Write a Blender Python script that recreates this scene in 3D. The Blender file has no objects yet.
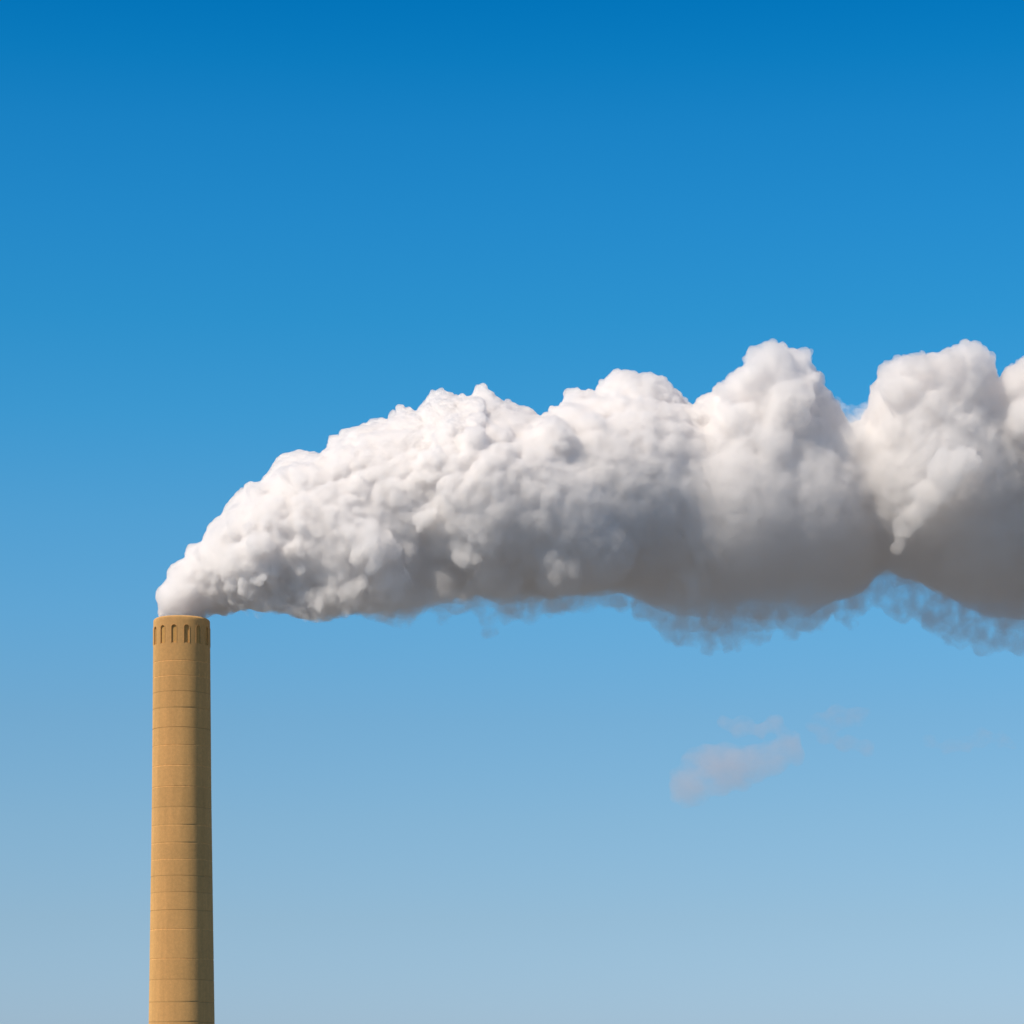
import bpy, bmesh, math, random
import numpy as np
from mathutils import Vector, Matrix, noise

sc = bpy.context.scene
COL = sc.collection
R = math.radians

# ------------------------------------------------------------------ camera
S = 0.2                 # metres per picture pixel at the chimney's distance
D = 580.0               # distance of the chimney
CAMZ = 1.7
ZC = 15.0 + 512 * S     # height seen at the middle of the picture, at distance D
cam_d = bpy.data.cameras.new('camera')
cam = bpy.data.objects.new('camera', cam_d)
COL.objects.link(cam)
cam.location = (0, 0, CAMZ)
cam.rotation_euler = (R(90), 0, 0)
cam_d.sensor_width = 36
cam_d.lens = 36 * D / (1024 * S)
cam_d.shift_y = (ZC - CAMZ) / (1024 * S)
cam_d.clip_start = 0.5
cam_d.clip_end = 60000
sc.camera = cam


def at(px, py, dep=0.0):
    """picture position and depth offset (pixels, + is farther) -> world point, scale"""
    k = (D + dep * S) / D
    return Vector(((px - 512) * S * k, D * k, CAMZ + (ZC - CAMZ + (512 - py) * S) * k)), k


# ------------------------------------------------------------------ sky, sun
SUN_EL, SUN_AZ = 46.0, 180 + 53.0          # azimuth clockwise from +Y (the view direction)
world = bpy.data.worlds.new('World')
sc.world = world
world.use_nodes = True
wn, wl = world.node_tree.nodes, world.node_tree.links
wn.clear()
out = wn.new('ShaderNodeOutputWorld')
bg = wn.new('ShaderNodeBackground')
sky = wn.new('ShaderNodeTexSky')
sky.sky_type = 'NISHITA'
sky.sun_disc = False
sky.sun_elevation = R(SUN_EL)
sky.sun_rotation = R(SUN_AZ)
sky.air_density = 1.0
sky.dust_density = 0.3
sky.ozone_density = 1.0
bg.inputs['Strength'].default_value = 0.15
tc = wn.new('ShaderNodeTexCoord')
sep = wn.new('ShaderNodeSeparateXYZ')
mr = wn.new('ShaderNodeMapRange')
mr.inputs['From Min'].default_value = 0.0
mr.inputs['From Max'].default_value = 0.5
ramp = wn.new('ShaderNodeValToRGB')
mul = wn.new('ShaderNodeMix')
mul.data_type = 'RGBA'; mul.blend_type = 'MULTIPLY'
mul.inputs['Factor'].default_value = 1.0
wl.new(tc.outputs['Generated'], sep.inputs[0])
wl.new(sep.outputs['Z'], mr.inputs['Value'])
wl.new(mr.outputs['Result'], ramp.inputs['Fac'])
wl.new(sky.outputs['Color'], mul.inputs[6])
wl.new(ramp.outputs['Color'], mul.inputs[7])
wl.new(mul.outputs[2], bg.inputs['Color'])
wl.new(bg.outputs[0], out.inputs['Surface'])
# colour grade of the sky by height above the horizon (clear air, polarised deep blue above)
SKY_GRADE = [(0.0, (0.3222, 0.4603, 0.7725)), (0.0486, (0.3222, 0.4603, 0.7725)), (0.1174, (0.3323, 0.4604, 0.6668)), (0.1857, (0.3305, 0.4881, 0.6512)), (0.2535, (0.3065, 0.5134, 0.6649)), (0.3203, (0.2613, 0.5597, 0.7301)), (0.386, (0.2094, 0.5817, 0.7674)), (0.4505, (0.1362, 0.5885, 0.8011)), (0.5136, (0.0856, 0.5791, 0.8155)), (0.575, (0.0615, 0.5626, 0.8418)), (0.6288, (0.039, 0.5413, 0.8396)), (0.6697, (0.0147, 0.5072, 0.8149)), (0.7039, (0.0038, 0.4669, 0.7942)), (0.8239, (0.03, 0.35, 0.6)), (1.0, (0.06, 0.25, 0.42))]
els = ramp.color_ramp.elements
while len(els) < len(SKY_GRADE):
    els.new(0.5)
for e, (p, c) in zip(els, SKY_GRADE):
    e.position = p
for e, (p, c) in zip(els, SKY_GRADE):
    e.color = (*c, 1)

sun_d = bpy.data.lights.new('sun', 'SUN')
sun = bpy.data.objects.new('sun', sun_d)
COL.objects.link(sun)
sun_d.energy = 4.9
sun_d.angle = R(0.5)
sun_d.color = (1.0, 0.875, 0.725)
sv = Vector((math.sin(R(SUN_AZ)) * math.cos(R(SUN_EL)), math.cos(R(SUN_AZ)) * math.cos(R(SUN_EL)), math.sin(R(SUN_EL))))
sun.rotation_euler = sv.to_track_quat('Z', 'Y').to_euler()
sun.location = (-300, -100, 300)

sc.view_settings.view_transform = 'Standard'
sc.view_settings.look = 'None'
sc.view_settings.exposure = 0.05
sc.view_settings.gamma = 1
sc.render.engine = 'CYCLES'
cy = sc.cycles
cy.max_bounces = 44
cy.volume_bounces = 40
cy.diffuse_bounces = 3
cy.volume_max_steps = 512
cy.use_denoising = True
cy.sample_clamp_indirect = 8


# ------------------------------------------------------------------ helpers
def tag(o, label=None, cat=None, group=None, kind=None):
    for k, v in (('label', label), ('category', cat), ('group', group), ('kind', kind)):
        if v:
            o[k] = v
    return o


def link_mesh(name, me, mat, parent=None):
    me.name = name
    o = bpy.data.objects.new(name, me)
    COL.objects.link(o)
    if mat:
        me.materials.clear()
        me.materials.append(mat)
    if parent:
        o.parent = parent
    return o


def new_mat(name):
    m = bpy.data.materials.new(name)
    m.use_nodes = True
    m.node_tree.nodes.clear()
    o = m.node_tree.nodes.new('ShaderNodeOutputMaterial')
    return m, m.node_tree.nodes, m.node_tree.links, o


# ------------------------------------------------------------------ ground
m, n, l, o = new_mat('dry_fields')
b = n.new('ShaderNodeBsdfPrincipled'); b.inputs['Roughness'].default_value = 0.95
t = n.new('ShaderNodeTexCoord')
v = n.new('ShaderNodeTexVoronoi'); v.inputs['Scale'].default_value = 0.004
nz = n.new('ShaderNodeTexNoise'); nz.inputs['Scale'].default_value = 0.05; nz.inputs['Detail'].default_value = 8
cr = n.new('ShaderNodeValToRGB')
cr.color_ramp.elements[0].color = (0.085, 0.082, 0.076, 1); cr.color_ramp.elements[1].color = (0.20, 0.183, 0.158, 1)
mx = n.new('ShaderNodeMix'); mx.data_type = 'FLOAT'; mx.inputs['Factor'].default_value = 0.5
l.new(t.outputs['Object'], v.inputs['Vector']); l.new(t.outputs['Object'], nz.inputs['Vector'])
l.new(v.outputs['Color'], mx.inputs[2]); l.new(nz.outputs['Fac'], mx.inputs[3])
l.new(mx.outputs[0], cr.inputs['Fac']); l.new(cr.outputs['Color'], b.inputs['Base Color'])
l.new(b.outputs[0], o.inputs['Surface'])
bm = bmesh.new()
bmesh.ops.create_grid(bm, x_segments=60, y_segments=60, size=25000)
me = bpy.data.meshes.new('ground'); bm.to_mesh(me); bm.free()
g = link_mesh('ground', me, m)
tag(g, kind='structure')

# ------------------------------------------------------------------ chimney
random.seed(4)
AX = 181.7                       # picture x of the axis at the top
CX = (AX - 512) * S
ZTOP = at(AX, 614.5, -28)[0].z


def zpx(py):
    return at(AX, py, -28)[0].z


# joints between the concrete lifts (picture rows), carried on down to the ground
joints = [660, 675.2, 690.9, 707.5, 727, 744.6, 765, 786, 806.6, 825, 842.7, 859, 875.5, 892, 910,
          929, 958.6, 979.4, 1002, 1022, 1043, 1063, 1084]
jz = [zpx(y) for y in joints]
JZ_SORT = sorted(jz)


def rad_at(z):
    y = 512 - (z - ZC) / S       # picture row
    pts = [(615, 28.2), (660, 28.5), (800, 29.6), (900, 31.0), (1024, 32.8), (1100, 34.2)]
    for (a, ra), (c, rc) in zip(pts, pts[1:]):
        if y <= c:
            f = (y - a) / (c - a)
            return (ra + (rc - ra) * max(f, 0)) * S
    return pts[-1][1] * S


def lathe(name, prof, mat, parent, seg=192, close=False, cap=False):
    bm = bmesh.new()
    rings = []
    for r, z in prof:
        rings.append([bm.verts.new((r * math.cos(2 * math.pi * i / seg), r * math.sin(2 * math.pi * i / seg), z)) for i in range(seg)])
    prs = list(zip(rings, rings[1:]))
    if close:
        prs.append((rings[-1], rings[0]))
    for a, c in prs:
        for i in range(seg):
            bm.faces.new((a[i], a[(i + 1) % seg], c[(i + 1) % seg], c[i]))
    bmesh.ops.recalc_face_normals(bm, faces=bm.faces)
    me = bpy.data.meshes.new(name)
    bm.to_mesh(me); bm.free()
    for p in me.polygons:
        p.use_smooth = True
    ob = link_mesh(name, me, mat, parent)
    return ob


def concrete(name, base, darker=1.0):
    m, n, l, o = new_mat(name)
    b = n.new('ShaderNodeBsdfPrincipled')
    b.inputs['Roughness'].default_value = 0.92; b.inputs['Diffuse Roughness'].default_value = 1.0
    b.inputs['Specular IOR Level'].default_value = 0.2
    t = n.new('ShaderNodeTexCoord')

    def nse(scale, vec, detail=5, rough=0.55):
        mp = n.new('ShaderNodeMapping'); mp.inputs['Scale'].default_value = vec
        q = n.new('ShaderNodeTexNoise'); q.inputs['Scale'].default_value = scale
        q.inputs['Detail'].default_value = detail; q.inputs['Roughness'].default_value = rough
        l.new(t.outputs['Object'], mp.inputs['Vector']); l.new(mp.outputs[0], q.inputs['Vector'])
        return q.outputs['Fac']

    def mad(x, a, c):
        q = n.new('ShaderNodeMath'); q.operation = 'MULTIPLY_ADD'
        l.new(x, q.inputs[0]); q.inputs[1].default_value = a; q.inputs[2].default_value = c
        return q.outputs[0]

    def mulf(x, y):
        q = n.new('ShaderNodeMath'); q.operation = 'MULTIPLY'
        l.new(x, q.inputs[0]); l.new(y, q.inputs[1])
        return q.outputs[0]
    fine = mad(nse(1.6, (1, 1, 1), 6, 0.75), 0.45, 0.78)
    grain = mad(nse(6.0, (1, 1, 0.7), 3, 0.7), 0.35, 0.83)
    streak = mad(nse(0.9, (1, 1, 0.06), 5, 0.6), 0.34, 0.83)
    big = mad(nse(0.13, (1, 1, 1.2), 3), 0.12, 0.94)
    # tone of every lift
    sp = n.new('ShaderNodeSeparateXYZ'); l.new(t.outputs['Object'], sp.inputs[0])
    wob = nse(0.5, (1, 1, 0.3), 3)
    zz = n.new('ShaderNodeMath'); zz.operation = 'MULTIPLY_ADD'
    l.new(wob, zz.inputs[0]); zz.inputs[1].default_value = 0.16; l.new(sp.outputs['Z'], zz.inputs[2])
    mrr = n.new('ShaderNodeMapRange'); l.new(zz.outputs[0], mrr.inputs['Value'])
    mrr.inputs['From Min'].default_value = 0; mrr.inputs['From Max'].default_value = ZTOP
    rp = n.new('ShaderNodeValToRGB'); l.new(mrr.outputs['Result'], rp.inputs['Fac'])
    rp.color_ramp.interpolation = 'CONSTANT'
    rnd = random.Random(11)
    E = rp.color_ramp.elements
    cuts = [0.0] + [z / ZTOP for z in JZ_SORT]
    while len(E) < len(cuts):
        E.new(0.99)
    for e, c in zip(E, cuts):
        e.position = c
    for e in E:
        q = rnd.uniform(0.94, 1.0)
        e.color = (q, q, q, 1)
    tot = mulf(mulf(mulf(fine, grain), mulf(streak, big)), rp.outputs['Color'])
    # pale lime lines on some of the joints, dark grime on the others
    lines = None
    for i, z in enumerate(JZ_SORT):
        d = n.new('ShaderNodeMath'); d.operation = 'SUBTRACT'; l.new(zz.outputs[0], d.inputs[0]); d.inputs[1].default_value = z + 0.06
        a = n.new('ShaderNodeMath'); a.operation = 'ABSOLUTE'; l.new(d.outputs[0], a.inputs[0])
        k = n.new('ShaderNodeMapRange'); l.new(a.outputs[0], k.inputs['Value'])
        k.inputs['From Min'].default_value = 0.05; k.inputs['From Max'].default_value = 0.17
        pale = i % 5 in (1, 2) or 11 < i < 16 and i % 2
        k.inputs['To Min'].default_value = 0.20 if pale else -0.20
        if rnd.random() < 0.25:
            k.inputs['To Min'].default_value *= 0.5
        k.inputs['To Max'].default_value = 0.0
        if lines is None:
            lines = k.outputs[0]
        else:
            q = n.new('ShaderNodeMath'); q.operation = 'ADD'; l.new(lines, q.inputs[0]); l.new(k.outputs[0], q.inputs[1]); lines = q.outputs[0]
    brk = mad(nse(0.8, (1, 1, 1), 4, 0.7), 2.2, -0.35)
    brc = n.new('ShaderNodeClamp'); l.new(brk, brc.inputs[0])
    ln = mad(mulf(lines, brc.outputs[0]), 1.0, 1.0)
    tot = mulf(tot, ln)
    cm = n.new('ShaderNodeMix'); cm.data_type = 'RGBA'
    cm.inputs['Factor'].default_value = 1; cm.blend_type = 'MULTIPLY'
    cm.inputs[6].default_value = (base[0] * 1.2, base[1] * 1.2, base[2] * 1.2, 1)
    cmb = n.new('ShaderNodeCombineColor')
    for i in range(3):
        l.new(tot, cmb.inputs[i])
    l.new(cmb.outputs[0], cm.inputs[7])
    l.new(cm.outputs[2], b.inputs['Base Color'])
    bp = n.new('ShaderNodeBump'); bp.inputs['Strength'].default_value = 0.5; bp.inputs['Distance'].default_value = 0.08
    l.new(fine, bp.inputs['Height']); l.new(bp.outputs[0], b.inputs['Normal'])
    l.new(b.outputs[0], o.inputs['Surface'])
    return m


M_CONC = concrete('ochre_concrete', (0.575, 0.338, 0.125))
M_REC = concrete('recess_concrete', (0.53, 0.32, 0.105))
m, n, l, o = new_mat('sooty_lining')
b = n.new('ShaderNodeBsdfPrincipled'); b.inputs['Roughness'].default_value = 0.9
nz = n.new('ShaderNodeTexNoise'); nz.inputs['Scale'].default_value = 0.7
cr = n.new('ShaderNodeValToRGB')
cr.color_ramp.elements[0].color = (0.03, 0.025, 0.02, 1); cr.color_ramp.elements[1].color = (0.09, 0.07, 0.05, 1)
l.new(nz.outputs['Fac'], cr.inputs['Fac']); l.new(cr.outputs[0], b.inputs['Base Color']); l.new(b.outputs[0], o.inputs['Surface'])
M_SOOT = m

root = bpy.data.objects.new('chimney', None)
COL.objects.link(root)
root.location = (CX, D, 0)
tag(root, 'tall round tapering chimney of ochre concrete, ringed by arched recesses at its top', 'chimney')

# outer shaft profile: each lift steps in a few centimetres, with a thin groove at the joint
prof = [(rad_at(0), 0.0)]
for z in JZ_SORT:
    r = rad_at(z)
    g_ = random.uniform(0.02, 0.05)
    prof += [(r + 0.004, z - 0.35), (r, z - 0.10), (r - g_, z - 0.07), (r - g_, z + 0.05), (r - 0.005, z + 0.08), (r - 0.004, z + 0.35)]
RT = rad_at(ZTOP)
CR = 0.85                        # rounded shoulder of the rim
prof.append((RT, ZTOP - CR - 0.25))
for i in range(1, 9):
    a = math.pi / 2 * i / 8
    prof.append((RT - CR + CR * math.cos(a), ZTOP - CR * 0.75 + CR * 0.75 * math.sin(a)))
prof += [(RT - 1.15, ZTOP), (RT - 1.25, ZTOP - 0.12), (RT - 1.3, ZTOP - 1.2), (RT - 1.3, ZTOP - 14), (rad_at(0) - 2, 0.0)]
shaft = lathe('shaft', prof, M_CONC, root, seg=224, close=True)

# arched recesses cut into the head of the shaft
NREC = 14
ZB, ZT2 = zpx(642.3), zpx(624.3)
cut = bmesh.new()


def arch_outline(w, zb, zt, k=10):
    pts = [(-w, zb), (w, zb)]
    for i in range(k + 1):
        a = math.pi * i / k
        pts.append((w * math.cos(a), zt - w + w * math.sin(a)))
    return pts


WREC = 0.52
rec_angles = [R(-9.2) + 2 * math.pi * i / NREC for i in range(NREC)]
for a in rec_angles:
    # a is measured from the side facing the camera (-Y), positive towards +X
    rot = Matrix.Rotation(a, 4, 'Z')
    pts = arch_outline(WREC, ZB, ZT2)
    for_v = [cut.verts.new(rot @ Vector((x, -(RT + 1.0), z))) for x, z in pts]
    bck_v = [cut.verts.new(rot @ Vector((x, -(RT - 0.24), z))) for x, z in pts]
    cut.faces.new(for_v); cut.faces.new(bck_v[::-1])
    for i in range(len(pts)):
        j = (i + 1) % len(pts)
        cut.faces.new((for_v[j], for_v[i], bck_v[i], bck_v[j]))
bmesh.ops.recalc_face_normals(cut, faces=cut.faces)
cme = bpy.data.meshes.new('cutter'); cut.to_mesh(cme); cut.free()
cob = bpy.data.objects.new('cutter', cme); COL.objects.link(cob)
cob.location = root.location
md = shaft.modifiers.new('cut', 'BOOLEAN'); md.object = cob; md.operation = 'DIFFERENCE'; md.solver = 'EXACT'
bpy.context.view_layer.update()
dg = bpy.context.evaluated_depsgraph_get()
nm = bpy.data.meshes.new_from_object(shaft.evaluated_get(dg))
shaft.modifiers.clear()
shaft.data = nm; nm.name = 'shaft'
nm.materials.clear(); nm.materials.append(M_CONC)
bpy.data.objects.remove(cob)
for p in nm.polygons:
    p.use_smooth = True
try:
    nm.set_sharp_from_angle(angle=R(35))
except Exception:
    pass

# each recess: back panel with two slim upright ribs (louvre) and a thin cast surround
for a in rec_angles:
    rot = Matrix.Rotation(a, 4, 'Z')
    bm = bmesh.new()
    pts = arch_outline(WREC - 0.01, ZB + 0.01, ZT2 - 0.01)
    y0 = -(RT - 0.23)
    f = bm.faces.new([bm.verts.new(rot @ Vector((x, y0, z))) for x, z in pts])
    ex = bmesh.ops.extrude_face_region(bm, geom=[f])
    bmesh.ops.translate(bm, vec=rot @ Vector((0, 0.05, 0)), verts=[v for v in ex['geom'] if isinstance(v, bmesh.types.BMVert)])
    bmesh.ops.recalc_face_normals(bm, faces=bm.faces)
    me = bpy.data.meshes.new('arched_panel'); bm.to_mesh(me); bm.free()
    pan = link_mesh('arched_panel', me, M_REC, root)
    bm = bmesh.new()
    po = arch_outline(WREC + 0.10, ZB - 0.02, ZT2 + 0.10)
    pi_ = arch_outline(WREC + 0.003, ZB + 0.0, ZT2 + 0.003)

    def onwall(x, z, out_):
        rr = rad_at(z) + out_
        return rot @ Vector((x, -math.sqrt(rr * rr - x * x), z))
    A = [bm.verts.new(onwall(x, z, 0.06)) for x, z in po]
    B_ = [bm.verts.new(onwall(x, z, 0.06)) for x, z in pi_]
    C_ = [bm.verts.new(onwall(x, z, -0.05)) for x, z in po]
    E_ = [bm.verts.new(onwall(x, z, -0.05)) for x, z in pi_]
    N = len(po)
    for i in range(1, N):
        j = (i + 1) % N
        for P, Q in ((A, B_), (C_, A), (B_, E_)):
            bm.faces.new((P[i], P[j], Q[j], Q[i]))
    bmesh.ops.recalc_face_normals(bm, faces=bm.faces)
    me = bpy.data.meshes.new('arch_surround'); bm.to_mesh(me); bm.free()
    link_mesh('arch_surround', me, M_CONC, root)

# dark inner flue lining
prof = [(RT - 1.33, ZTOP - 0.35), (RT - 1.55, ZTOP - 0.35), (RT - 1.55, ZTOP - 13.8), (RT - 1.33, ZTOP - 13.8)]
lathe('flue_lining', prof, M_SOOT, root, seg=96, close=True)

# ------------------------------------------------------------------ smoke plume
TOP = [(163, 640), (162, 620), (157, 612), (156, 603), (157, 593), (160, 586), (168, 577), (169, 570), (176, 563), (183, 560), (184, 552), (190, 545),
       (203, 543), (205, 538), (206, 528), (213, 520), (222, 517), (224, 509), (233, 497), (245, 485), (253, 482),
       (262, 483), (266, 472), (275, 461), (285, 453), (298, 449), (310, 453), (320, 454), (326, 450), (326, 438),
       (332, 432), (339, 437), (344, 429), (350, 426), (357, 427), (365, 422), (369, 424), (378, 419), (386, 420),
       (387, 412), (395, 408), (405, 407), (412, 412), (415, 414), (420, 409), (428, 402), (430, 394), (437, 388),
       (444, 387), (452, 392), (454, 398), (465, 396), (472, 397), (477, 388), (484, 386), (492, 392), (496, 398),
       (501, 402), (505, 397), (511, 402), (520, 407), (526, 404), (533, 406), (540, 416), (544, 414), (548, 406),
       (553, 405), (558, 407), (564, 401), (566, 392), (574, 390), (584, 389), (592, 391), (597, 396), (598, 387),
       (605, 377), (616, 374), (630, 371), (638, 374), (644, 376), (655, 373), (662, 376), (667, 383), (675, 388),
       (683, 395), (688, 402), (692, 406), (698, 399), (708, 395), (713, 396), (714, 385), (722, 381), (728, 377),
       (742, 366), (742, 355), (750, 351), (757, 346), (765, 341), (782, 340), (788, 347), (797, 350), (803, 348),
       (812, 350), (815, 362), (819, 370), (820, 378), (829, 390), (837, 400), (841, 412), (850, 424), (860, 422), (869, 408),
       (868, 398), (869, 385), (878, 378), (881, 368), (888, 361), (897, 361), (905, 357), (917, 357), (921, 351),
       (928, 351), (937, 356), (945, 352), (955, 346), (965, 342), (972, 342), (982, 347), (988, 351), (995, 360),
       (997, 370), (996, 378), (999, 382), (1003, 372), (1010, 365), (1024, 358), (1044, 346), (1070, 342), (1100, 352),
       (1125, 380), (1150, 386), (1185, 410), (1205, 450)]
BOT = [(1215, 520), (1190, 590), (1150, 628), (1100, 634), (1024, 628), (980, 624), (945, 601), (920, 588), (897, 571), (880, 582),
       (862, 602), (835, 610), (810, 624), (790, 628), (760, 629), (740, 634), (705, 626), (668, 622), (650, 613),
       (625, 602), (590, 604), (555, 606), (530, 612), (505, 612), (478, 600), (460, 608), (440, 606), (420, 609),
       (405, 618), (385, 620), (367, 613), (350, 615), (335, 619), (318, 624), (300, 620), (288, 614), (275, 613), (262, 612),
       (250, 611), (235, 612), (225, 615), (208, 617), (200, 622), (200, 640)]
OUT = np.array(TOP + [(x, y - 6 * min(1, max(0, (x - 400) / 120))) if 380 < x < 1180 else (x, y) for x, y in BOT], float)

GX0, GY0, GW, GH = 140, 330, 1090, 320          # picture-space grid, 1 px cells
gx, gy = np.meshgrid(np.arange(GX0, GX0 + GW) + 0.5, np.arange(GY0, GY0 + GH) + 0.5)


def dist_inside(poly, X, Y):
    d2 = np.full(X.shape, 1e9)
    ins = np.zeros(X.shape, bool)
    n_ = len(poly)
    for i in range(n_):
        x1, y1 = poly[i]; x2, y2 = poly[(i + 1) % n_]
        ex, ey = x2 - x1, y2 - y1
        L = ex * ex + ey * ey + 1e-9
        tt = np.clip(((X - x1) * ex + (Y - y1) * ey) / L, 0, 1)
        d2 = np.minimum(d2, (X - x1 - tt * ex) ** 2 + (Y - y1 - tt * ey) ** 2)
        if y1 != y2:
            c = ((y1 > Y) != (y2 > Y)) & (X < ex * (Y - y1) / (ey) + x1)
            ins ^= c
    return np.where(ins, 1, -1) * np.sqrt(d2)


DF = dist_inside(OUT, gx, gy)


def dist(x, y):
    i = int(np.clip(y - GY0, 0, GH - 1)); j = int(np.clip(x - GX0, 0, GW - 1))
    return DF[i, j]


def sst(a_, b_, x):
    t_ = min(1, max(0, (x - a_) / (b_ - a_)))
    return t_ * t_ * (3 - 2 * t_)


def dep0(x, y=505):
    """depth of the plume's middle: it drifts slowly away from the viewer, overhanging as it ages"""
    return (0.05 * max(0, x - 190) + 30 / (1 + math.exp(-(x - 640) / 22.0)) + 42 * math.exp(-((x - 858) / 26.0) ** 2)
            + (-0.5 * sst(215, 270, x) + 0.35 * sst(300, 470, x) + 0.72 * sst(500, 740, x) + 0.45 * sst(845, 900, x)) * (y - 505))


rs = np.random.RandomState(7)
spheres = []                                     # x, y, depth, r (all in pixels)
# inflated body: inscribed balls
for y in range(GY0, GY0 + GH, 7):
    for x in range(GX0, GX0 + GW, 7):
        d = dist(x, y)
        if d > 3.5:
            r = d * 0.96
            if r > 90:
                r = 90
            spheres.append((x, y, dep0(x, y), r))

# small balls that follow the scalloped upper edge exactly
for i in range(len(TOP) - 1):
    (x1, y1), (x2, y2) = TOP[i], TOP[i + 1]
    L_ = math.hypot(x2 - x1, y2 - y1)
    if L_ < 0.5:
        continue
    nx_, ny_ = -(y2 - y1) / L_, (x2 - x1) / L_
    for k in range(max(1, int(L_ / 2.5))):
        f = (k + 0.5) / max(1, int(L_ / 2.5))
        px_, py_ = x1 + (x2 - x1) * f, y1 + (y2 - y1) * f
        for r in (3.2, 5, 7.5, 11, 16):
            qx, qy = px_ + nx_ * r, py_ + ny_ * r
            if dist(qx, qy) > r * 0.93:
                spheres.append((qx, qy, dep0(qx, qy) + rs.uniform(-5, 5), r))
EDGE = len(spheres)

# large lobes that stand out towards the viewer
LOBES = [(562, 514, -14, 80), (530, 506, -18, 82), (490, 505, -16, 84), (592, 540, -24, 52), (450, 508, -10, 80), (405, 515, -8, 78), (262, 562, -10, 45),
         (232, 575, -2, 34), (300, 560, 6, 50), (345, 545, -6, 62), (548, 470, -40, 52),
         (698, 515, dep0(698) - 12, 94), (650, 505, dep0(650) - 8, 84), (740, 505, dep0(740) - 10, 100), (785, 505, dep0(785) - 8, 92), (856, 505, dep0(856) + 4, 66), (935, 500, dep0(935) - 6, 84), (985, 500, dep0(985) - 14, 104), (1060, 500, dep0(1060), 110)]
spheres += [(x, y, d + dep0(x, y) - dep0(x), r) for x, y, d, r in LOBES]


def grow(parents, count, rmin, rmax, sink, tight, up_bias, allow=0.0, xr=None):
    """small billows seated on the surface of the parent balls, kept within the outline"""
    new = []
    P = np.array(parents)
    w = P[:, 3] ** 1.0
    tries = 0
    while len(new) < count and tries < count * 60:
        tries += 1
        p = P[rs.choice(len(P), p=w / w.sum())]
        v = rs.normal(size=3); v /= np.linalg.norm(v)
        if v[1] > 0 and rs.rand() < up_bias:      # y grows downwards: prefer the upper side
            v[1] = -v[1]
        if v[2] > 0 and rs.rand() < 0.45:
            v[2] = -v[2]
        u = rs.rand() ** 1.6
        sc_ = 0.55 + 0.45 * min(1, max(0, (p[0] - 160) / 320))
        r = (rmin + (rmax - rmin) * u) * sc_
        if r > p[3] * 0.85:
            continue
        sk = sink + (0.45 if (v[1] > -0.15 and p[0] > 330) else 0.0)
        c = p[:3] + v * (p[3] - r * sk)
        if xr and not (xr[0] < c[0] < xr[1]):
            continue
        d = dist(c[0], c[1])
        if d < r * tight - allow:
            continue
        new.append((c[0], c[1], c[2], r))
    return new


def surface_only(cands, all_s, keep_frac):
    A = np.array(all_s)
    keep = []
    for c in cands:
        dd = np.sqrt(((A[:, :3] - np.array(c[:3])) ** 2).sum(1)) - A[:, 3]
        if dd.min() > -c[3] * keep_frac:
            keep.append(c)
    return keep


lv1 = surface_only(grow(spheres, 1500, 12, 32, 0.35, 0.92, 0.7), spheres, 0.75)
base1 = spheres + lv1
lv2 = surface_only(grow(lv1 + spheres[::3], 5200, 6, 15, 0.35, 0.90, 0.75), base1, 0.7)
base2 = base1 + lv2
lv3 = surface_only(grow(lv2, 9000, 2.6, 5.5, 0.3, 0.85, 0.8, 0.6), base2, 0.6)
# billows the photograph singles out (x, y, stand-off towards the viewer, r)
ALLB = np.array(base2)


def front(x, y):
    q = ALLB[:, 3] ** 2 - (ALLB[:, 0] - x) ** 2 - (ALLB[:, 1] - y) ** 2
    k = q > 0
    return (ALLB[k, 2] - np.sqrt(q[k])).min()


feats0 = [
    (440, 450, 7, 15), (432, 470, 14, 20), (436, 462, 10, 17), (296, 548, 7, 12), (301, 566, 8, 10),
    (372, 545, 18, 26), (352, 520, 13, 20), (555, 440, 16, 22), (345, 588, 12, 21), (392, 586, 13, 24), (438, 582, 18, 22), (500, 572, 24, 28), (560, 568, 28, 28), (318, 600, 7, 14), (366, 602, 6, 12),
    (412, 604, 6, 12), (470, 588, 6, 13), (470, 545, 21, 22),
    # small bright popcorn
    (258, 581, 0, 6), (264, 578, 1, 5), (253, 584, 1, 4), (424, 522, -4, 9), (429, 515, -3, 6.5), (419, 530, -3, 5), (424, 534, -2, 4),
    (484, 541, 1, 8), (488, 549, 1, 7), (480, 548, 3, 6),
    (455, 487, -2, 6), 
    # bright diagonal streak of steam at the right
]
rt = random.Random(12)
for (xa, ya, xb, yb, w_, cnt) in [(962, 456, 936, 494, 22, 40), (934, 486, 908, 522, 18, 34), (910, 512, 901, 547, 12, 18)]:
    for k in range(cnt):
        f = rt.random()
        r = rt.uniform(4, 10) * (w_ / 17.0) ** 0.5
        feats0.append((xa + (xb - xa) * f + rt.uniform(-1, 1) * (w_ - r * .6), ya + (yb - ya) * f + rt.uniform(-1, 1) * (w_ - r) * .6, rt.uniform(-15, -5), r))
feats = [(x, y, front(x, y) + d, r) for x, y, d, r in feats0]
rr_ = random.Random(5)
for (x, y, d, r) in list(feats):
    if r > 8:
        for k in range(int(10 + r)):
            v = Vector((rr_.gauss(0, 1), rr_.gauss(0, 1), rr_.gauss(0, 1) - 0.4)).normalized()
            q = r * rr_.uniform(0.16, 0.36)
            feats.append((x + v.x * (r - q * .3), y + v.y * (r - q * .3), d + v.z * (r - q * .3), q))
spheres = base2 + lv3 + feats
# slow in-and-out waviness of the whole body
spheres = [(x, y, d + 24 * sst(225, 330, x) * noise.noise(Vector((x / 62.0, y / 62.0, 3.3))), r) for x, y, d, r in spheres]
print('balls', len(base1), len(lv2), len(lv3), len(feats))

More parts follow.
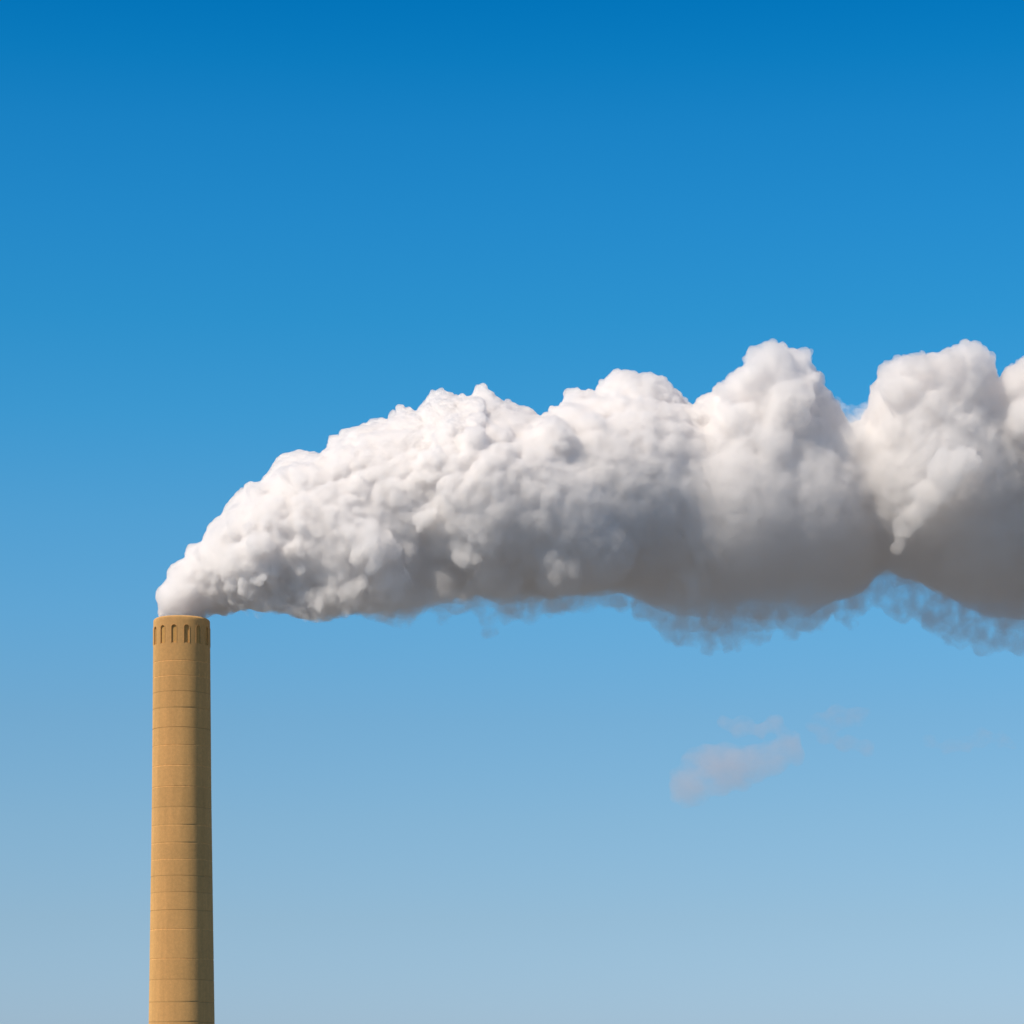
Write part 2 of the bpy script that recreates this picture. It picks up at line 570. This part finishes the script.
# one mesh of all balls -> voxel skin
ico = bmesh.new(); bmesh.ops.create_icosphere(ico, subdivisions=3, radius=1)
V3 = np.array([v.co[:] for v in ico.verts]); F3 = np.array([[v.index for v in f.verts] for f in ico.faces]); ico.free()
ico = bmesh.new(); bmesh.ops.create_icosphere(ico, subdivisions=2, radius=1)
V2 = np.array([v.co[:] for v in ico.verts]); F2 = np.array([[v.index for v in f.verts] for f in ico.faces]); ico.free()


def balls_mesh(name, balls):
    vs, fs, off = [], [], 0
    for (x, y, d, r) in balls:
        c, k = at(x, y, d)
        V, F = (V3, F3) if r > 12 else (V2, F2)
        vs.append(V * (r * S * k) + np.array(c[:])); fs.append(F + off); off += len(V)
    vs = np.concatenate(vs); fs = np.concatenate(fs)
    me = bpy.data.meshes.new(name)
    me.vertices.add(len(vs)); me.vertices.foreach_set('co', vs.ravel())
    me.loops.add(len(fs) * 3); me.loops.foreach_set('vertex_index', fs.ravel())
    me.polygons.add(len(fs)); me.polygons.foreach_set('loop_start', np.arange(0, len(fs) * 3, 3))
    me.update(calc_edges=True)
    return me


def evaluated(ob):
    bpy.context.view_layer.update()
    return bpy.data.meshes.new_from_object(ob.evaluated_get(bpy.context.evaluated_depsgraph_get()))


def skin(name, balls, voxel, mods=(), weight=None):
    """voxel skin round the balls, then puffy relief, then a clean skin again"""
    me = balls_mesh(name, balls)
    ob = bpy.data.objects.new(name, me); COL.objects.link(ob)
    md = ob.modifiers.new('r', 'REMESH'); md.mode = 'VOXEL'; md.voxel_size = voxel; md.use_smooth_shade = True
    m1 = evaluated(ob)
    bpy.data.objects.remove(ob); bpy.data.meshes.remove(me)
    ob = bpy.data.objects.new(name, m1); COL.objects.link(ob)
    if weight:
        co = np.empty(len(m1.vertices) * 3); m1.vertices.foreach_get('co', co); co = co.reshape(-1, 3)
        w = np.clip(np.round(weight(co) * 20), 0, 20).astype(int)
        vg = ob.vertex_groups.new(name='relief')
        for q in range(21):
            ids = np.nonzero(w == q)[0].tolist()
            if ids:
                vg.add(ids, q / 20.0, 'REPLACE')
    for typ, size, stren, basis in mods:
        tx = bpy.data.textures.new('billow', typ)
        tx.noise_scale = size
        if typ == 'VORONOI':
            tx.distance_metric = 'DISTANCE_SQUARED'
        if typ == 'CLOUDS':
            tx.noise_depth = 3
        dm = ob.modifiers.new('d', 'DISPLACE'); dm.texture = tx; dm.strength = stren; dm.mid_level = basis
        dm.texture_coords = 'GLOBAL'
        if weight:
            dm.vertex_group = 'relief'
    md = ob.modifiers.new('r2', 'REMESH'); md.mode = 'VOXEL'; md.voxel_size = voxel; md.use_smooth_shade = True
    nm = evaluated(ob)
    bpy.data.objects.remove(ob); bpy.data.meshes.remove(m1)
    return nm


def nsst(a_, b_, x):
    t_ = np.clip((x - a_) / (b_ - a_), 0, 1)
    return t_ * t_ * (3 - 2 * t_)


def relief(co):
    px = co[:, 0] / S + 512
    py = 512 - (co[:, 2] - ZC) / S
    w = 0.6 + 0.4 * nsst(175, 260, px)
    w *= 1 - 0.5 * nsst(420, 680, px) * nsst(395, 470, py)
    yy = co[:, 1]
    patch = np.sin(px / 31.0 + 1.7 * np.sin(py / 27.0)) * np.sin(py / 23.0 + 1.3 * np.sin(px / 41.0) + yy / 6.0)
    w *= 0.80 + 0.30 * patch
    w *= 1 - 0.35 * nsst(500, 580, py) * nsst(330, 450, px)
    return w


def smoke_mat(name, dens, color, aniso):
    m, n, l, o = new_mat(name)
    pv = n.new('ShaderNodeVolumePrincipled')
    pv.inputs['Color'].default_value = (*color, 1)
    pv.inputs['Density'].default_value = dens
    pv.inputs['Anisotropy'].default_value = aniso
    l.new(pv.outputs[0], o.inputs['Volume'])
    return m




def steam_mat():
    m, n, l, o = new_mat('steam')
    t = n.new('ShaderNodeTexCoord')
    sp = n.new('ShaderNodeSeparateXYZ'); l.new(t.outputs['Object'], sp.inputs[0])

    def rng(src, a0, a1, b0, b1, smooth=False):
        q = n.new('ShaderNodeMapRange'); l.new(src, q.inputs['Value'])
        if smooth:
            q.interpolation_type = 'SMOOTHSTEP'
        for nm_, v_ in zip(('From Min', 'From Max', 'To Min', 'To Max'), (a0, a1, b0, b1)):
            q.inputs[nm_].default_value = v_
        return q.outputs['Result']

    def mth(op, a_, b_, c_=None):
        q = n.new('ShaderNodeMath'); q.operation = op
        for i, v_ in enumerate((a_, b_, c_)):
            if v_ is None:
                continue
            if isinstance(v_, (int, float)):
                q.inputs[i].default_value = v_
            else:
                l.new(v_, q.inputs[i])
        return q.outputs[0]
    nz = n.new('ShaderNodeTexNoise'); nz.inputs['Scale'].default_value = 0.30
    nz.inputs['Detail'].default_value = 4; nz.inputs['Roughness'].default_value = 0.62
    l.new(t.outputs['Object'], nz.inputs['Vector'])
    xx = sp.outputs['X']
    age = rng(xx, at(200, 0)[0].x, at(760, 0)[0].x, 0, 1)                      # young steam dense, old steam thin
    low = rng(sp.outputs['Z'], zpx(628), zpx(560), 1, 0, True)               # the underside frays
    up = rng(sp.outputs['Z'], zpx(610), zpx(400), 0.45, 3.0, True)
    mid = rng(xx, at(190, 0)[0].x, at(430, 0)[0].x, 0, 1)
    upf = mth('MULTIPLY_ADD', mid, mth('SUBTRACT', up, 1.6), 1.6)
    base = mth('MULTIPLY', mth('MULTIPLY_ADD', age, -0.85, 1.12), upf)
    thr = mth('MULTIPLY_ADD', mth('MULTIPLY', low, mth('MULTIPLY_ADD', age, 0.6, 0.4)), 0.32, 0.22)
    gain = mth('SUBTRACT', nz.outputs['Fac'], thr)
    gain = mth('MULTIPLY', gain, 4.0)
    cl = n.new('ShaderNodeClamp'); l.new(gain, cl.inputs[0]); cl.inputs[2].default_value = 1.3
    pv = n.new('ShaderNodeVolumePrincipled')
    pv.inputs['Color'].default_value = (0.99, 0.985, 0.983, 1)
    pv.inputs['Anisotropy'].default_value = 0.45
    l.new(mth('MULTIPLY', base, cl.outputs[0]), pv.inputs['Density'])
    l.new(pv.outputs[0], o.inputs['Volume'])
    try:
        m.cycles.volume_step_rate = STEP
    except Exception as e:
        print('step', e)
    return m


STEP = 0.2
M_SMOKE = steam_mat()
nm = skin('smoke_plume', spheres, 0.26, (('CLOUDS', 6.0, 1.6, 0.5), ('VORONOI', 4.4, -2.3, 0.26), ('VORONOI', 2.1, -1.6, 0.26), ('VORONOI', 1.05, -0.75, 0.26)), relief)
plume = link_mesh('smoke_plume', nm, M_SMOKE)
tag(plume, 'thick white plume of smoke drifting right from the chimney mouth, grey beneath', 'smoke plume')
print('plume verts', len(nm.vertices))


# ------------------------------------------------------------------ thin vapour
def vapour_mat(name, dens, thr, scale, color, stretch=(1, 1, 1)):
    m, n, l, o = new_mat(name)
    t = n.new('ShaderNodeTexCoord')
    mp = n.new('ShaderNodeMapping'); mp.inputs['Scale'].default_value = stretch
    nz = n.new('ShaderNodeTexNoise'); nz.inputs['Scale'].default_value = scale
    nz.inputs['Detail'].default_value = 6; nz.inputs['Roughness'].default_value = 0.6
    nz.inputs['Distortion'].default_value = 0.15
    l.new(t.outputs['Object'], mp.inputs[0]); l.new(mp.outputs[0], nz.inputs['Vector'])
    q = n.new('ShaderNodeMapRange'); l.new(nz.outputs['Fac'], q.inputs['Value'])
    q.inputs['From Min'].default_value = thr; q.inputs['From Max'].default_value = thr + 0.22
    q.inputs['To Min'].default_value = 0; q.inputs['To Max'].default_value = dens
    pv = n.new('ShaderNodeVolumePrincipled')
    pv.inputs['Color'].default_value = (*color, 1)
    l.new(q.outputs[0], pv.inputs['Density']); l.new(pv.outputs[0], o.inputs['Volume'])
    try:
        m.cycles.volume_step_rate = 0.1
    except Exception:
        pass
    return m


M_FRINGE = vapour_mat('frayed_steam', 0.20, 0.40, 0.30, (0.985, 0.98, 0.975), (1, 1, 0.8))
W = [(380, 610, 12), (398, 614, 12), (412, 607, 10), (447, 606, 10), (443, 618, 5), (468, 600, 12), (485, 604, 10), (487, 618, 8), (489, 631, 6),
     (510, 608, 12), (530, 610, 12), (550, 604, 11), (590, 604, 8), (620, 604, 8), (662, 622, 10), (672, 628, 13), (692, 632, 14), (712, 634, 15), (722, 640, 9),
     (735, 632, 13), (765, 630, 11), (790, 628, 10), (815, 622, 10), (848, 604, 13), (862, 596, 13), (885, 590, 17), (900, 598, 18),
     (915, 594, 17), (850, 622, 7), (935, 606, 17), (950, 618, 17), (965, 628, 17), (985, 632, 17), (1005, 634, 17), (1024, 634, 16), (1050, 634, 14),
     (838, 420, 14), (852, 419, 13), (866, 418, 13), (856, 436, 18), (248, 612, 4), (258, 613, 4)]
rw = random.Random(3)
balls = []
for (x, y, r) in W:
    r *= 1.25
    balls.append((x, y, dep0(x, y) - 4, r * 0.9))
    for k in range(7):
        q = r * rw.uniform(0.35, 0.6)
        a = rw.uniform(0, 6.283)
        balls.append((x + r * 0.8 * math.cos(a), y + r * 0.7 * math.sin(a), dep0(x, y) + rw.uniform(-6, 6), q))
# a thin veil all along the underside, so the dense core fades out instead of ending
for (x1, y1), (x2, y2) in zip(BOT[3:], BOT[4:]):
    L_ = math.hypot(x2 - x1, y2 - y1)
    for k in range(max(1, int(L_ / 3.5))):
        f = rw.random()
        x, y = x1 + (x2 - x1) * f, y1 + (y2 - y1) * f
        if x < 212:
            continue
        r = (3.0 + 9.0 * sst(300, 560, x)) * rw.uniform(0.6, 1.45)
        balls.append((x, y - r * rw.uniform(0.5, 1.3), dep0(x, y) + rw.uniform(-32, 10), r * 1.15))
# loose vapour filling the hollows between the big billows
for k in range(34):
    y = rw.uniform(425, 575)
    balls.append((864 + rw.uniform(-17, 17) + (y - 500) * 0.12, y, dep0(860, y) - rw.uniform(30, 85), rw.uniform(13, 24)))
for k in range(26):
    y = rw.uniform(470, 590)
    balls.append((694 + rw.uniform(-14, 14), y, dep0(694, y) - rw.uniform(70, 100), rw.uniform(11, 20)))
nm = skin('vapour_fringe', balls, 0.4, (('CLOUDS', 3.0, 2.2, 0.5), ('CLOUDS', 1.0, 0.8, 0.5)))
fr = link_mesh('vapour_fringe', nm, M_FRINGE, plume)
tag(fr, kind='stuff')


WD = -170                        # the wisps drift nearer the viewer, out of the plume's shadow


def wisp(pts, mat, name, label, seed):
    r_ = random.Random(seed)
    cx = sum(p[0] for p in pts) / len(pts); cy_ = sum(p[1] for p in pts) / len(pts)
    org = at(cx, cy_, WD)[0]
    bl = []
    for x, y, r in pts:
        r *= 1.45
        bl.append((x, y, WD, r))
        for k in range(6):
            a = r_.uniform(0, 6.283)
            bl.append((x + r * 0.9 * math.cos(a), y + r * 0.7 * math.sin(a), WD + r_.uniform(-5, 5), r * r_.uniform(0.3, 0.55)))
    me = skin(name, bl, 0.45, (('CLOUDS', 3.5, 2.4, 0.5),))
    me.transform(Matrix.Translation(-org))
    o = link_mesh(name, me, mat)
    o.location = org
    tag(o, label, 'smoke wisp', 'wisps of smoke adrift below the plume')
    return o


wisp([(683, 790, 11), (696, 780, 15), (712, 768, 17), (732, 766, 16), (752, 762, 14), (772, 757, 12), (790, 746, 9), (797, 756, 6),
      (723, 723, 6), (742, 727, 8), (760, 730, 5), (775, 724, 6), (786, 735, 5)],
     vapour_mat('thin_smoke', 0.085, 0.33, 0.16, (0.88, 0.77, 0.77), (1, 1, 1.4)), 'smoke_wisp',
     'pinkish wisp of smoke adrift beneath the plume, the clearest and largest of the three', 1)
wisp([(822, 722, 8), (838, 718, 9), (856, 716, 8), (826, 738, 6), (848, 744, 7), (866, 746, 6)],
     vapour_mat('thinner_smoke', 0.08, 0.38, 0.15, (0.78, 0.70, 0.73), (1, 1, 1.6)), 'smoke_wisp',
     'faint wisp of smoke just right of the pinkish one, smaller than it', 2)
wisp([(930, 742, 6), (948, 747, 6), (966, 744, 6), (984, 738, 7), (1002, 740, 6), (1014, 747, 5)],
     vapour_mat('thinnest_smoke', 0.06, 0.38, 0.15, (0.75, 0.70, 0.72), (1, 1, 2)), 'smoke_wisp',
     'barely visible streak of smoke near the right edge, faintest of the wisps', 3)
